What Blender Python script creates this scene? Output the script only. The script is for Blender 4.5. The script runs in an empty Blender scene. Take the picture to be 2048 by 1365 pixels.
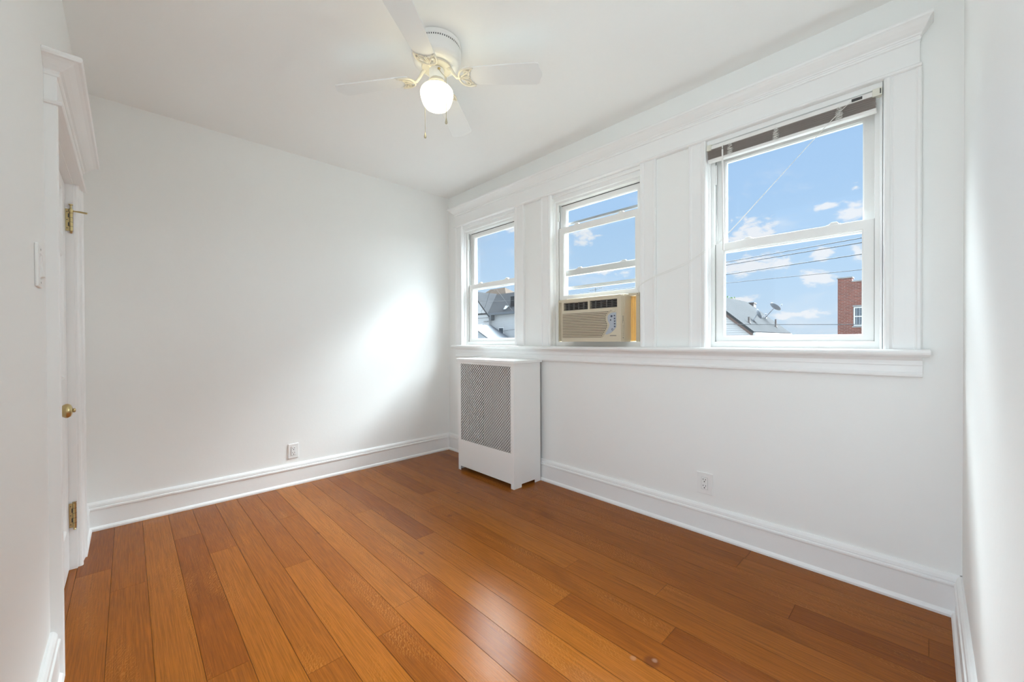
import bpy, bmesh, math, random
from mathutils import Vector, Matrix
random.seed(7)
C = bpy.context.scene.collection
SC = bpy.context.scene

# ------------------------------------------------------------------ camera
CAM = Vector((3.45703, -2.41397, 1.12663))
FW = Vector((-0.72089952, 0.69300295, -0.00712732))
RT = Vector((0.69303659, 0.72088856, -0.00446808))
UP = Vector((0.00204161, 0.00816054, 0.99996462))
UP = RT.cross(FW).normalized()
cd = bpy.data.cameras.new('camera')
cam = bpy.data.objects.new('camera', cd); C.objects.link(cam)
R3 = Matrix((RT, UP, -FW)).transposed()
cam.matrix_world = Matrix.Translation(CAM) @ R3.to_4x4()
cd.sensor_width = 36.0; cd.sensor_fit = 'HORIZONTAL'
cd.lens = 799.614 / 2048 * 36
cd.shift_y = 0.0020
cd.clip_start = 0.01; cd.clip_end = 500
SC.camera = cam

# ------------------------------------------------------------------ exposure
SC.view_settings.view_transform = 'Standard'
SC.view_settings.look = 'None'
SC.view_settings.gamma = 1.0
SC.view_settings.use_curve_mapping = False
SC.view_settings.exposure = 0.17
SC.cycles.max_bounces = 14
SC.cycles.diffuse_bounces = 9
SC.cycles.glossy_bounces = 5
SC.cycles.transparent_max_bounces = 24
SC.cycles.sample_clamp_indirect = 8
SC.cycles.use_denoising = True
SC.cycles.caustics_reflective = False

# brightness of the sky away from the part of it seen through the panes
SIDE_FILL, HIGH_R, HIGH_L, BEHIND, LAMP = 7.2, 70, 66, 1.45, 4.5

# ------------------------------------------------------------------ node helpers
class NT:
    def __init__(s, tree): s.t = tree; s.n = tree.nodes; s.l = tree.links
    def add(s, typ, **kw):
        n = s.n.new(typ)
        for k, v in kw.items(): setattr(n, k, v)
        return n
    def put(s, sock, v):
        if v is None: return
        if isinstance(v, bpy.types.NodeSocket): s.l.new(v, sock)
        else: sock.default_value = v
    def math(s, op, a, b=None, c=None, clamp=False):
        n = s.add('ShaderNodeMath', operation=op, use_clamp=clamp)
        s.put(n.inputs[0], a); s.put(n.inputs[1], b); s.put(n.inputs[2], c)
        return n.outputs[0]
    def smooth(s, v, lo, hi):
        n = s.add('ShaderNodeMapRange', interpolation_type='SMOOTHSTEP')
        s.put(n.inputs['Value'], v); n.inputs['From Min'].default_value = lo; n.inputs['From Max'].default_value = hi
        return n.outputs[0]
    def mix(s, f, a, b):
        n = s.add('ShaderNodeMix', data_type='RGBA')
        s.put(n.inputs[0], f); s.put(n.inputs[6], a); s.put(n.inputs[7], b)
        return n.outputs[2]
    def ramp(s, f, pts):
        n = s.add('ShaderNodeValToRGB')
        e = n.color_ramp.elements
        while len(e) < len(pts): e.new(0.5)
        for k, (p, c) in enumerate(pts):
            e[k].position = p; e[k].color = (c[0], c[1], c[2], 1)
        s.put(n.inputs[0], f)
        return n.outputs[0]
    def noise(s, vec, scale, detail=3, rough=0.5, dist=0.0):
        n = s.add('ShaderNodeTexNoise')
        s.put(n.inputs['Vector'], vec); n.inputs['Scale'].default_value = scale
        n.inputs['Detail'].default_value = detail; n.inputs['Roughness'].default_value = rough
        n.inputs['Distortion'].default_value = dist
        return n.outputs[0]

# ------------------------------------------------------------------ world: blue sky with fair weather clouds
def make_world():
    w = bpy.data.worlds.new('sky'); SC.world = w; w.use_nodes = True
    t = NT(w.node_tree); t.n.clear()
    co = t.add('ShaderNodeTexCoord').outputs['Generated']
    nv = t.add('ShaderNodeVectorMath', operation='NORMALIZE'); t.l.new(co, nv.inputs[0])
    d = nv.outputs[0]
    sp = t.add('ShaderNodeSeparateXYZ'); t.l.new(d, sp.inputs[0])
    x, y, z = sp.outputs
    sky = t.ramp(z, [(0.0, (.60, .74, .88)), (.06, (.56, .74, .93)), (.16, (.49, .70, .94)), (.30, (.42, .64, .93)), (.6, (.36, .57, .90))])
    az = t.math('ARCTAN2', x, y)
    el = t.math('ARCSINE', z)
    blobs = [(-0.2635, 0.2277, 0.0446, 0.0242), (-0.1021, 0.2335, 0.0214, 0.0161), (-0.095, 0.2797, 0.0085, 0.0061), (-0.1373, 0.2549, 0.0227, 0.0063), (-0.2544, 0.1569, 0.0652, 0.0200), (-0.1465, 0.1674, 0.017, 0.0143), (-0.092, 0.1636, 0.0141, 0.0156), (-0.1512, 0.1195, 0.0292, 0.0200), (-0.1809, 0.051, 0.059, 0.0091), (-0.6213, 0.2513, 0.0288, 0.0183), (-0.582, 0.169, 0.026, 0.0094), (-0.527, 0.1594, 0.0229, 0.0093), (-0.8063, 0.2748, 0.0225, 0.0115), (-0.2868, 0.0854, 0.0278, 0.0086),
             (0.12, 0.16, 0.07, 0.03), (0.35, 0.24, 0.09, 0.04), (-1.1, 0.2, 0.08, 0.03)]
    cur = None
    for (a0, e0, ra, re) in blobs:
        da = t.math('MULTIPLY', t.math('SUBTRACT', az, a0), 1 / (ra * 1.25))
        de = t.math('MULTIPLY', t.math('SUBTRACT', el, e0), 1 / (re * 1.25))
        q = t.math('ADD', t.math('MULTIPLY', da, da), t.math('MULTIPLY', de, de))
        b = t.math('SUBTRACT', 1.0, t.math('SQRT', q))
        cur = b if cur is None else t.math('MAXIMUM', cur, b)
    mp = t.add('ShaderNodeMapping'); mp.inputs['Scale'].default_value = (1, 1, 2.0); t.l.new(d, mp.inputs[0])
    n1 = t.noise(mp.outputs[0], 26, 6, 0.62, 0.3)
    n2 = t.noise(mp.outputs[0], 9, 5, 0.6, 0.2)
    body = t.math('ADD', t.math('MAXIMUM', cur, -1.0), t.math('MULTIPLY', t.math('SUBTRACT', n1, 0.5), 3.4))
    puff = t.smooth(body, 0.05, 0.75)
    wisp = t.math('MULTIPLY', t.smooth(n2, 0.52, 0.78), 0.35)
    low = t.math('MULTIPLY', t.smooth(t.math('MULTIPLY', el, -1.0), -0.10, -0.02), t.smooth(n2, .4, .65))
    cl = t.math('MAXIMUM', t.math('MAXIMUM', t.math('MULTIPLY', puff, 0.9), wisp), t.math('MULTIPLY', low, .55), clamp=True)
    vd = t.add('ShaderNodeVectorMath', operation='SCALE'); t.l.new(t.mix(cl, sky, (.90, .92, .96, 1)), vd.inputs[0]); vd.inputs['Scale'].default_value = .892
    col = vd.outputs[0]
    # extra sky brightness added out of view to light the room
    front = t.smooth(y, 0.02, 0.30)
    high = t.math('MULTIPLY', t.math('MULTIPLY', t.smooth(z, 0.42, 0.66), t.math('SUBTRACT', 1.0, t.smooth(z, .74, .95))), front)
    rside = t.smooth(x, -0.6, 0.6)
    m1 = t.math('MULTIPLY', t.math('MULTIPLY', t.smooth(x, 0.08, 0.60), t.math('MULTIPLY', front, t.smooth(z, -.02, .02))), SIDE_FILL)
    m2 = t.math('MULTIPLY', t.math('MULTIPLY', high, rside), HIGH_R)
    m4 = t.math('MULTIPLY', t.math('MULTIPLY', high, t.math('SUBTRACT', 1.0, rside)), HIGH_L)
    m3 = t.math('MULTIPLY', t.smooth(t.math('MULTIPLY', y, -1.0), 0.0, 0.4), BEHIND)

    f = t.math("ADD", t.math("ADD", m1, m2), t.math("ADD", m3, m4))
    glow = t.mix(1.0, (0, 0, 0, 1), (.875, 1.0, 1.06, 1))
    vs = t.add('ShaderNodeVectorMath', operation='SCALE'); t.l.new(glow, vs.inputs[0]); t.l.new(f, vs.inputs['Scale'])
    va = t.add('ShaderNodeVectorMath', operation='ADD'); t.l.new(col, va.inputs[0]); t.l.new(vs.outputs[0], va.inputs[1])
    bg = t.add('ShaderNodeBackground'); t.l.new(va.outputs[0], bg.inputs[0]); bg.inputs[1].default_value = 1.0
    o = t.add('ShaderNodeOutputWorld'); t.l.new(bg.outputs[0], o.inputs[0])
make_world()

def portal(name, loc, rot, sx, sy):
    l = bpy.data.lights.new(name, 'AREA'); l.shape = 'RECTANGLE'; l.size = sx; l.size_y = sy
    l.cycles.is_portal = True
    o = bpy.data.objects.new(name, l); C.objects.link(o); o.location = loc; o.rotation_euler = rot

# ------------------------------------------------------------------ materials
MATS = {}
def mat(name, col, rough=0.5, metal=0.0, spec=0.5, bump=0.0, bscale=60, emit=None, coat=0.0, var=0.0, vscale=3.0):
    m = bpy.data.materials.new(name); m.use_nodes = True
    t = NT(m.node_tree); p = t.n['Principled BSDF']
    p.inputs['Base Color'].default_value = (*col, 1); p.inputs['Roughness'].default_value = rough
    p.inputs['Metallic'].default_value = metal; p.inputs['Specular IOR Level'].default_value = spec
    p.inputs['Coat Weight'].default_value = coat
    co = t.add('ShaderNodeTexCoord').outputs['Object']
    if var:
        n = t.noise(co, vscale, 4, .6)
        c2 = tuple(max(0, c * (1 - var)) for c in col)
        t.l.new(t.mix(n, (*c2, 1), (*[min(1, c * (1 + var)) for c in col], 1)), p.inputs['Base Color'])
    if bump:
        n = t.noise(co, bscale, 4, .6)
        b = t.add('ShaderNodeBump'); b.inputs['Strength'].default_value = bump; b.inputs['Distance'].default_value = 0.01
        t.l.new(n, b.inputs['Height']); t.l.new(b.outputs[0], p.inputs['Normal'])
    if emit:
        p.inputs['Emission Color'].default_value = (*emit[0], 1); p.inputs['Emission Strength'].default_value = emit[1]
    MATS[name] = m
    return m
WALL = mat("wall paint", (.865, .868, .855), .55, spec=.35, bump=.05, bscale=35)
CEIL = mat('ceiling paint', (.895, .895, .885), .7, spec=.3, bump=.04, bscale=30)
TRIM = mat('white gloss trim paint', (.865, .865, .86), .32, spec=.5, bump=.05, bscale=18)
VINYL = mat('white vinyl', (.84, .84, .825), .35)
TRACK = mat('grey window track', (.42, .42, .41), .5)
DARK = mat('dark gap', (.02, .018, .016), .8)
RADW = mat('radiator cover enamel', (.87, .87, .86), .35)
FANW = mat('white fan enamel', (.84, .83, .81), .3)
BLADE = mat('white fan blade', (.80, .80, .795), .4)
CREAM = mat('cream painted cast metal', (.72, .67, .57), .35, bump=.1, bscale=80)
BRASS = mat('worn brass', (.56, .44, .22), .28, metal=1.0, bump=.1, bscale=120)
CHAINM = mat('antique chain metal', (.50, .45, .33), .35, metal=1.0)
PLATE = mat('white plastic plate', (.85, .85, .84), .3)
SLOT = mat('socket slot', (.05, .05, .05), .6)
ACB = mat('aged beige plastic', (.62, .55, .42), .42, var=.04)
ACB2 = mat('louvre gap shade', (.15, .12, .085), .5)
ACD = mat('dark vent interior', (.035, .03, .028), .6)
ACL = mat('grey vent louvre', (.20, .19, .18), .4)
ACP = mat('blue grey control panel', (.42, .46, .52), .35)
ACBTN = mat('dark button', (.07, .08, .12), .4)
INK = mat('grey print', (.16, .15, .14), .5)
SLATM = mat('taupe blind slat', (.53, .475, .445), .45)
BLW = mat('white blind rail', (.82, .81, .79), .35)
BLC = mat('yellowed plastic cap', (.74, .73, .64), .4)
CORD = mat('white cord', (.80, .79, .76), .7)

def glass_mat():
    m = bpy.data.materials.new('window glass'); m.use_nodes = True
    t = NT(m.node_tree); t.n.clear()
    tr = t.add('ShaderNodeBsdfTransparent'); tr.inputs[0].default_value = (.985, .99, .988, 1)
    g = t.add('ShaderNodeBsdfGlossy'); g.inputs['Roughness'].default_value = .02
    fr = t.add('ShaderNodeFresnel'); fr.inputs[0].default_value = 1.25
    mx = t.add('ShaderNodeMixShader'); t.l.new(t.math('MULTIPLY', fr.outputs[0], .6), mx.inputs[0])
    t.l.new(tr.outputs[0], mx.inputs[1]); t.l.new(g.outputs[0], mx.inputs[2])
    o = t.add('ShaderNodeOutputMaterial'); t.l.new(mx.outputs[0], o.inputs[0])
    return m
GLASS = glass_mat()

def translucent(name, col, f=.6):
    m = bpy.data.materials.new(name); m.use_nodes = True
    t = NT(m.node_tree); t.n.clear()
    a = t.add('ShaderNodeBsdfDiffuse'); a.inputs[0].default_value = (*col, 1)
    b = t.add('ShaderNodeBsdfTranslucent'); b.inputs[0].default_value = (*col, 1)
    mx = t.add('ShaderNodeMixShader'); mx.inputs[0].default_value = f
    t.l.new(a.outputs[0], mx.inputs[1]); t.l.new(b.outputs[0], mx.inputs[2])
    o = t.add('ShaderNodeOutputMaterial'); t.l.new(mx.outputs[0], o.inputs[0])
    return m
CURTAIN = translucent('yellowed translucent side curtain', (.74, .56, .27), .30)

def globe_mat():
    m = bpy.data.materials.new('lit opal glass'); m.use_nodes = True
    p = m.node_tree.nodes['Principled BSDF']
    p.inputs['Base Color'].default_value = (.35, .34, .28, 1); p.inputs['Roughness'].default_value = .15
    p.inputs['Emission Color'].default_value = (1.0, .93, .58, 1); p.inputs['Emission Strength'].default_value = LAMP
    return m
GLOBE = globe_mat()

def floor_mat():
    m = bpy.data.materials.new('varnished oak planks'); m.use_nodes = True
    t = NT(m.node_tree); p = t.n['Principled BSDF']
    at = t.add('ShaderNodeAttribute', attribute_name='plank')
    sr = t.add('ShaderNodeSeparateColor'); t.l.new(at.outputs['Color'], sr.inputs[0])
    r, g, b = sr.outputs
    co = t.add('ShaderNodeTexCoord').outputs['Object']
    sp = t.add('ShaderNodeSeparateXYZ'); t.l.new(co, sp.inputs[0])
    cx = t.math('ADD', sp.outputs[0], t.math('MULTIPLY', r, 41.0))
    cy = t.math('ADD', sp.outputs[1], t.math('MULTIPLY', g, 17.0))
    def vec(ax, ay):
        c = t.add('ShaderNodeCombineXYZ')
        t.l.new(t.math('MULTIPLY', cx, ax), c.inputs[0]); t.l.new(t.math('MULTIPLY', cy, ay), c.inputs[1]); t.put(c.inputs[2], b)
        return c.outputs[0]
    rn = t.noise(co, 5.0, 4, .6)
    base = t.ramp(r, [(0.0, (.215, .058, .0058)), (.35, (.242, .070, .0072)), (.7, (.268, .080, .0086)), (1.0, (.300, .095, .0112))])
    grain = t.noise(vec(5.0, 230), 1.0, 4, .7, .3)
    fibre = t.noise(vec(9, 620), 1.0, 2, .5)
    broad = t.noise(vec(1.1, 6.0), 1.0, 4, .6, .8)
    # medullary ray flecks of quarter sawn oak: wavy little bands across the grain, in patches
    wv = t.add('ShaderNodeTexWave', bands_direction='DIAGONAL'); t.l.new(vec(9.0, 16.0), wv.inputs['Vector'])
    wv.inputs['Scale'].default_value = 3.2; wv.inputs['Distortion'].default_value = 9.0; wv.inputs['Detail'].default_value = 2.5; wv.inputs['Detail Scale'].default_value = 1.6
    patch = t.smooth(t.noise(vec(1.4, 7.0), 1.0, 2, .5), .50, .66)
    flm = t.math('MULTIPLY', t.smooth(wv.outputs['Fac'], .72, .95), patch)
    def scaled(c, k):
        n = t.add('ShaderNodeVectorMath', operation='SCALE'); t.l.new(c, n.inputs[0]); t.put(n.inputs['Scale'], k); return n.outputs[0]
    k = t.math('ADD', .80, t.math('MULTIPLY', t.smooth(grain, .30, .70), .36))
    k = t.math('MULTIPLY', k, t.math('ADD', .90, t.math('MULTIPLY', t.smooth(fibre, .35, .65), .20)))
    k = t.math('MULTIPLY', k, t.math('SUBTRACT', 1.0, t.math('MULTIPLY', t.smooth(broad, .50, .85), .28)))
    c3 = scaled(base, k)
    c4 = t.mix(t.math('MULTIPLY', flm, .50), c3, (.40, .150, .026, 1))
    def blot(px, py, r0, r1):
        dx = t.math('SUBTRACT', sp.outputs[0], px); dy = t.math('SUBTRACT', sp.outputs[1], py)
        q = t.math('SQRT', t.math('ADD', t.math('MULTIPLY', dx, dx), t.math('MULTIPLY', dy, dy)))
        return t.math('SUBTRACT', 1.0, t.smooth(t.math('ADD', q, t.math('MULTIPLY', t.math('SUBTRACT', rn, .5), .02)), r0, r1))
    # old stains: two pale scuffs in the varnish, one inside a darker ring, and a few knots
    c4 = t.mix(t.math('MULTIPLY', blot(2.790, -1.103, .016, .034), .65), c4, (.10, .026, .006, 1))
    c4 = t.mix(t.math('MULTIPLY', blot(2.737, -1.135, .005, .016), .30), c4, (.46, .27, .17, 1))
    c4 = t.mix(t.math('MULTIPLY', blot(2.795, -1.090, .004, .014), .36), c4, (.50, .31, .21, 1))
    for (kx, ky) in ((1.33, -.93), (1.60, -1.30), (.98, -1.62), (1.05, -.66)):
        c4 = t.mix(t.math('MULTIPLY', blot(kx, ky, .006, .022), .45), c4, (.11, .028, .005, 1))
    t.l.new(c4, p.inputs['Base Color'])
    rr = t.math('ADD', t.math('MULTIPLY', rn, .08), .14)
    t.l.new(rr, p.inputs['Roughness'])
    p.inputs['Specular IOR Level'].default_value = .13
    bp = t.add('ShaderNodeBump'); bp.inputs['Strength'].default_value = .10; bp.inputs['Distance'].default_value = .004
    hgt = t.math('ADD', t.math('MULTIPLY', grain, .6), t.math('MULTIPLY', t.noise(vec(1.2, 9), 1.0, 2), 2.2))
    t.l.new(hgt, bp.inputs['Height']); t.l.new(bp.outputs[0], p.inputs['Normal'])
    return m
FLOORM = floor_mat()
SEAM = mat('dark floor seam', (.06, .020, .006), .7)
SPOT = mat('pale scuff in varnish', (.42, .26, .17), .35)

# ------------------------------------------------------------------ mesh helpers
class MB:
    def __init__(s): s.v = []; s.f = []; s.m = []
    def vert(s, p): s.v.append(tuple(p)); return len(s.v) - 1
    def face(s, idx, m=0): s.f.append(tuple(idx)); s.m.append(m)
    def box(s, a, b, m=0):
        x0, x1 = sorted((a[0], b[0])); y0, y1 = sorted((a[1], b[1])); z0, z1 = sorted((a[2], b[2]))
        n = len(s.v)
        s.v += [(x0, y0, z0), (x1, y0, z0), (x1, y1, z0), (x0, y1, z0), (x0, y0, z1), (x1, y0, z1), (x1, y1, z1), (x0, y1, z1)]
        for q in ((0, 3, 2, 1), (4, 5, 6, 7), (0, 1, 5, 4), (1, 2, 6, 5), (2, 3, 7, 6), (3, 0, 4, 7)): s.face([n + i for i in q], m)
        return s
    def prism(s, pts, fn, h0, h1, m=0):
        """pts: 2D polygon; fn(u, v, h) -> xyz."""
        k = len(pts); n = len(s.v)
        s.v += [tuple(fn(u, v, h0)) for u, v in pts] + [tuple(fn(u, v, h1)) for u, v in pts]
        s.face([n + i for i in range(k)][::-1], m); s.face([n + k + i for i in range(k)], m)
        for i in range(k):
            j = (i + 1) % k
            s.face((n + i, n + j, n + k + j, n + k + i), m)
        return s
    def loft(s, rings, close=True, cap=True, m=0):
        n = len(s.v); k = len(rings[0])
        for r in rings: s.v += [tuple(p) for p in r]
        for a in range(len(rings) - 1):
            for i in range(k if close else k - 1):
                j = (i + 1) % k
                s.face((n + a * k + i, n + a * k + j, n + (a + 1) * k + j, n + (a + 1) * k + i), m)
        if cap and close:
            s.face([n + i for i in range(k)][::-1], m)
            s.face([n + (len(rings) - 1) * k + i for i in range(k)], m)
        return s
    def tube(s, pts, r, seg=8, m=0, squash=None):
        pts = [Vector(p) for p in pts]; rings = []
        rs = r if isinstance(r, (list, tuple)) else [r] * len(pts)
        t0 = (pts[1] - pts[0]).normalized()
        u = t0.orthogonal().normalized()
        for i, p in enumerate(pts):
            t = (pts[min(i + 1, len(pts) - 1)] - pts[max(i - 1, 0)]).normalized()
            u = (u - t * u.dot(t)); u = u.normalized() if u.length > 1e-6 else t.orthogonal().normalized()
            w = t.cross(u)
            ring = []
            for k in range(seg):
                a = 2 * math.pi * k / seg
                o = u * (math.cos(a) * rs[i]) + w * (math.sin(a) * rs[i])
                if squash is not None: o = Vector((o.x, o.y, o.z * squash))
                ring.append(p + o)
            rings.append(ring)
        return s.loft(rings, True, True, m)
    def lathe(s, prof, c=(0, 0, 0), seg=40, axis='z', m=0):
        """prof: (r, h) pairs along the axis."""
        n = len(s.v); rings = []
        for r, h in prof:
            ring = []
            for k in range(seg):
                a = 2 * math.pi * k / seg
                if axis == 'z': p = (c[0] + r * math.cos(a), c[1] + r * math.sin(a), c[2] + h)
                elif axis == 'y': p = (c[0] + r * math.cos(a), c[1] + h, c[2] + r * math.sin(a))
                else: p = (c[0] + h, c[1] + r * math.cos(a), c[2] + r * math.sin(a))
                ring.append(p)
            rings.append(ring)
        return s.loft(rings, True, True, m)
    def plate(s, us, vs, holes, fn, h0, h1, m=0):
        """Slab on a grid of us x vs with rectangular holes [(u0,u1,v0,v1)]; fn(u,v,h)->xyz."""
        us = sorted(set(us) | {q for h in holes for q in h[:2]}); vs = sorted(set(vs) | {q for h in holes for q in h[2:]})
        nu, nv = len(us), len(vs); n = len(s.v)
        for h in (h0, h1):
            for v in vs:
                for u in us: s.v.append(tuple(fn(u, v, h)))
        I = lambda i, j, k: n + k * nu * nv + j * nu + i
        def solid(i, j):
            if i < 0 or j < 0 or i >= nu - 1 or j >= nv - 1: return False
            cu = (us[i] + us[i + 1]) / 2; cv = (vs[j] + vs[j + 1]) / 2
            return not any(a < cu < b and c < cv < d for a, b, c, d in holes)
        for i in range(nu - 1):
            for j in range(nv - 1):
                if not solid(i, j): continue
                s.face((I(i, j, 0), I(i, j + 1, 0), I(i + 1, j + 1, 0), I(i + 1, j, 0)), m)
                s.face((I(i, j, 1), I(i + 1, j, 1), I(i + 1, j + 1, 1), I(i, j + 1, 1)), m)
                if not solid(i - 1, j): s.face((I(i, j, 0), I(i, j, 1), I(i, j + 1, 1), I(i, j + 1, 0)), m)
                if not solid(i + 1, j): s.face((I(i + 1, j, 0), I(i + 1, j + 1, 0), I(i + 1, j + 1, 1), I(i + 1, j, 1)), m)
                if not solid(i, j - 1): s.face((I(i, j, 0), I(i + 1, j, 0), I(i + 1, j, 1), I(i, j, 1)), m)
                if not solid(i, j + 1): s.face((I(i, j + 1, 0), I(i, j + 1, 1), I(i + 1, j + 1, 1), I(i + 1, j + 1, 0)), m)
        return s
    def build(s, name, mats, parent=None, bevel=0.0, smooth=False, seg=2, weld=True):
        me = bpy.data.meshes.new(name); me.from_pydata(s.v, [], s.f)
        if not isinstance(mats, (list, tuple)): mats = [mats]
        for x in mats: me.materials.append(x)
        for p, k in zip(me.polygons, s.m): p.material_index = k
        bm = bmesh.new(); bm.from_mesh(me)
        if weld: bmesh.ops.remove_doubles(bm, verts=bm.verts, dist=1e-6)
        bmesh.ops.recalc_face_normals(bm, faces=bm.faces)
        bm.to_mesh(me); bm.free()
        if smooth:
            for p in me.polygons: p.use_smooth = True
            me.set_sharp_from_angle(angle=math.radians(38))
        o = bpy.data.objects.new(name, me); C.objects.link(o)
        if parent is not None:
            o.parent = parent
            if parent.type == 'EMPTY': o.matrix_parent_inverse = Matrix.Translation(-Vector(parent.location))
        if bevel:
            b = o.modifiers.new('soft edges', 'BEVEL'); b.width = bevel; b.segments = seg; b.limit_method = 'ANGLE'; b.angle_limit = math.radians(40)
        return o

def smooth_path(pts, n=4):
    pts = [Vector(p) for p in pts]; out = []
    for i in range(len(pts) - 1):
        p0, p1, p2, p3 = pts[max(i - 1, 0)], pts[i], pts[i + 1], pts[min(i + 2, len(pts) - 1)]
        for k in range(n):
            t = k / n
            out.append(.5 * ((2 * p1) + (p2 - p0) * t + (2 * p0 - 5 * p1 + 4 * p2 - p3) * t * t + (3 * p1 - p0 - 3 * p2 + p3) * t ** 3))
    out.append(pts[-1])
    return out
def tag(o, label, cat, group=None, kind=None):
    o['label'] = label; o['category'] = cat
    if group: o['group'] = group
    if kind: o['kind'] = kind
    return o
def thing(name, loc, label, cat, group=None, kind=None):
    o = bpy.data.objects.new(name, None); C.objects.link(o); o.location = loc
    o.empty_display_size = .05
    return tag(o, label, cat, group, kind)
def struct(o, label, cat): return tag(o, label, cat, None, 'structure')
XZ = lambda u, v, h: (u, h, v)      # plate standing across Y
YZ = lambda u, v, h: (h, u, v)      # plate standing across X

# ------------------------------------------------------------------ room shell
W, D, H = 3.555, 2.606, 2.6
OPEN = [(0.250, 1.000), (1.406, 2.165), (2.572, 3.3185)]          # the three window openings
SILL, HEAD = 1.08, 2.263

def build_floor():
    mb = MB(); pitch = .12335; gap = .0005
    known = {2: [1.80, .50], 3: [.82], 4: [2.01], 7: [1.902], 8: [1.785], 11: [2.36], 14: [2.628], 16: [3.07], 6: [.62], 10: [1.45], 12: [1.15], 13: [.9], 15: [1.75], 5: [1.25], 9: [.88], 17: [1.5], 18: [.95]}
    y0 = -2.480 - 2 * pitch; attr = []
    rnd = random.Random(11)
    fixed = {(16, 1): (.12, .85), (16, 0): (.62, .3), (2, 2): (.25, .2), (4, 1): (.25, .6), (8, 0): (.72, .4), (8, 1): (.22, .4), (11, 0): (.8, .5)}
    for r in range(0, 23):
        a, b = y0 + r * pitch, y0 + (r + 1) * pitch
        if a > 0.02: break
        b = min(b, .02)
        row = r - 2
        js = sorted(known.get(row, [rnd.uniform(.4, 3.1)]))
        ext = [-.02] + js
        while ext[-1] < 3.62:
            ext.append(ext[-1] + rnd.uniform(1.3, 2.2))
        ext[-1] = 3.70
        for i in range(len(ext) - 1):
            c = (fixed.get((row, i)) or (rnd.random(), rnd.random()))
            col = (c[0], c[1], rnd.random(), 1)
            n = len(mb.v); x0, x1, ya, yb = ext[i] + gap * .7, ext[i + 1] - gap * .7, a + gap, b - gap
            ch = .0005
            for (p, q, z) in ((x0, ya, -ch), (x1, ya, -ch), (x1, yb, -ch), (x0, yb, -ch), (x0 + ch, ya + ch, 0), (x1 - ch, ya + ch, 0), (x1 - ch, yb - ch, 0), (x0 + ch, yb - ch, 0)):
                mb.vert((p, q, z)); attr.append(col)
            mb.face((n + 4, n + 5, n + 6, n + 7))
            for k in range(4): mb.face((n + k, n + (k + 1) % 4, n + 4 + (k + 1) % 4, n + 4 + k))
    n = len(mb.v)
    mb.box((-.14, -2.74, -.12), (3.70, .14, -.0025), 1); attr += [(0, 0, 0, 1)] * 8
    o = mb.build('floor', [FLOORM, SEAM], weld=False)
    ca = o.data.color_attributes.new('plank', 'FLOAT_COLOR', 'POINT')
    for i, c in enumerate(attr): ca.data[i].color = c
    struct(o, 'glossy reddish brown oak plank floor', 'floor')
build_floor()

struct(MB().box((-.15, -2.76, H), (3.71, .15, H + .15)).build('ceiling', CEIL), 'white painted ceiling', 'ceiling')
struct(MB().box((-.15, -2.76, -.12), (0, .15, H)).build('wall_left', WALL), 'plain white wall with one low outlet', 'wall')
struct(MB().plate([0, W + .15], [-.12, H], [(a, b, SILL - .02, HEAD) for a, b in OPEN], XZ, 0, .15).build('wall_front', WALL), 'white wall with the three windows', 'wall')
struct(MB().box((W, -2.76, -.12), (W + .15, .0, H)).build('wall_right', WALL), 'white wall at the right edge of the picture', 'wall')
struct(MB().plate([0, 2.25], [-.12, H], [(.50, 1.352, -.13, 1.925)], XZ, -D - .15, -D).build('wall_back', WALL), 'white wall with the door and light switch', 'wall')

# baseboards
BASE = [(0, 0), (.031, 0), (.031, .010), (.027, .018), (.020, .024), (.0185, .120), (.0225, .123), (.0235, .130), (.0225, .136), (.0165, .139), (.0185, .143), (.0165, .155), (.0115, .163), (.006, .168), (0, .168)]
def baseboard(name, fn, a, b, label):
    mb = MB()
    mb.loft([[fn(d, z, a) for d, z in BASE], [fn(d, z, b) for d, z in BASE]])
    struct(mb.build(name, TRIM), label, 'baseboard')
baseboard('baseboard_left', lambda d, z, t: (d, t, z), -D, 0, 'tall white baseboard along the plain wall')
baseboard('baseboard_front', lambda d, z, t: (t, -d, z), 0, W, 'tall white baseboard below the windows')
baseboard('baseboard_right', lambda d, z, t: (W - d, t, z), -2.70, 0, 'short run of white baseboard in the bright right corner')
mb = MB()
for a, b in ((0.0, .385), (1.452, 2.25)):
    mb.loft([[(a, -D + d, z) for d, z in BASE], [(b, -D + d, z) for d, z in BASE]])
struct(mb.build('baseboard_back', TRIM), 'white baseboard either side of the door casing', 'baseboard')

# ------------------------------------------------------------------ window wall woodwork
def crown(mb, x0, x1, prof, s=1.0, ys=0.0, sy=-1, k=.62):
    rings = []
    for d, z in prof:
        o = max(0, (d - prof[0][0])) * k
        rings.append([(x0 - o, ys, z), (x0 - o, ys + sy * d, z), (x1 + o, ys + sy * d, z), (x1 + o, ys, z)])
    mb.loft(rings)
mb = MB()
crown(mb, .142, 3.432, [(.024, 2.372), (.029, 2.374), (.031, 2.381), (.027, 2.385), (.028, 2.390), (.034, 2.392), (.036, 2.397), (.047, 2.404), (.062, 2.417), (.072, 2.428), (.079, 2.431), (.086, 2.433), (.088, 2.440), (.086, 2.447), (.078, 2.449)])
mb.box((.142, -.022, 2.268), (3.432, 0, 2.374))                      # frieze board
crown(mb, .142, 3.432, [(.022, 2.262), (.030, 2.264), (.034, 2.270), (.030, 2.277), (.022, 2.279)])   # bead
struct(mb.build('trim_1', TRIM, bevel=.0012), 'long white crown moulded header above all three windows', 'trim')

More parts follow.
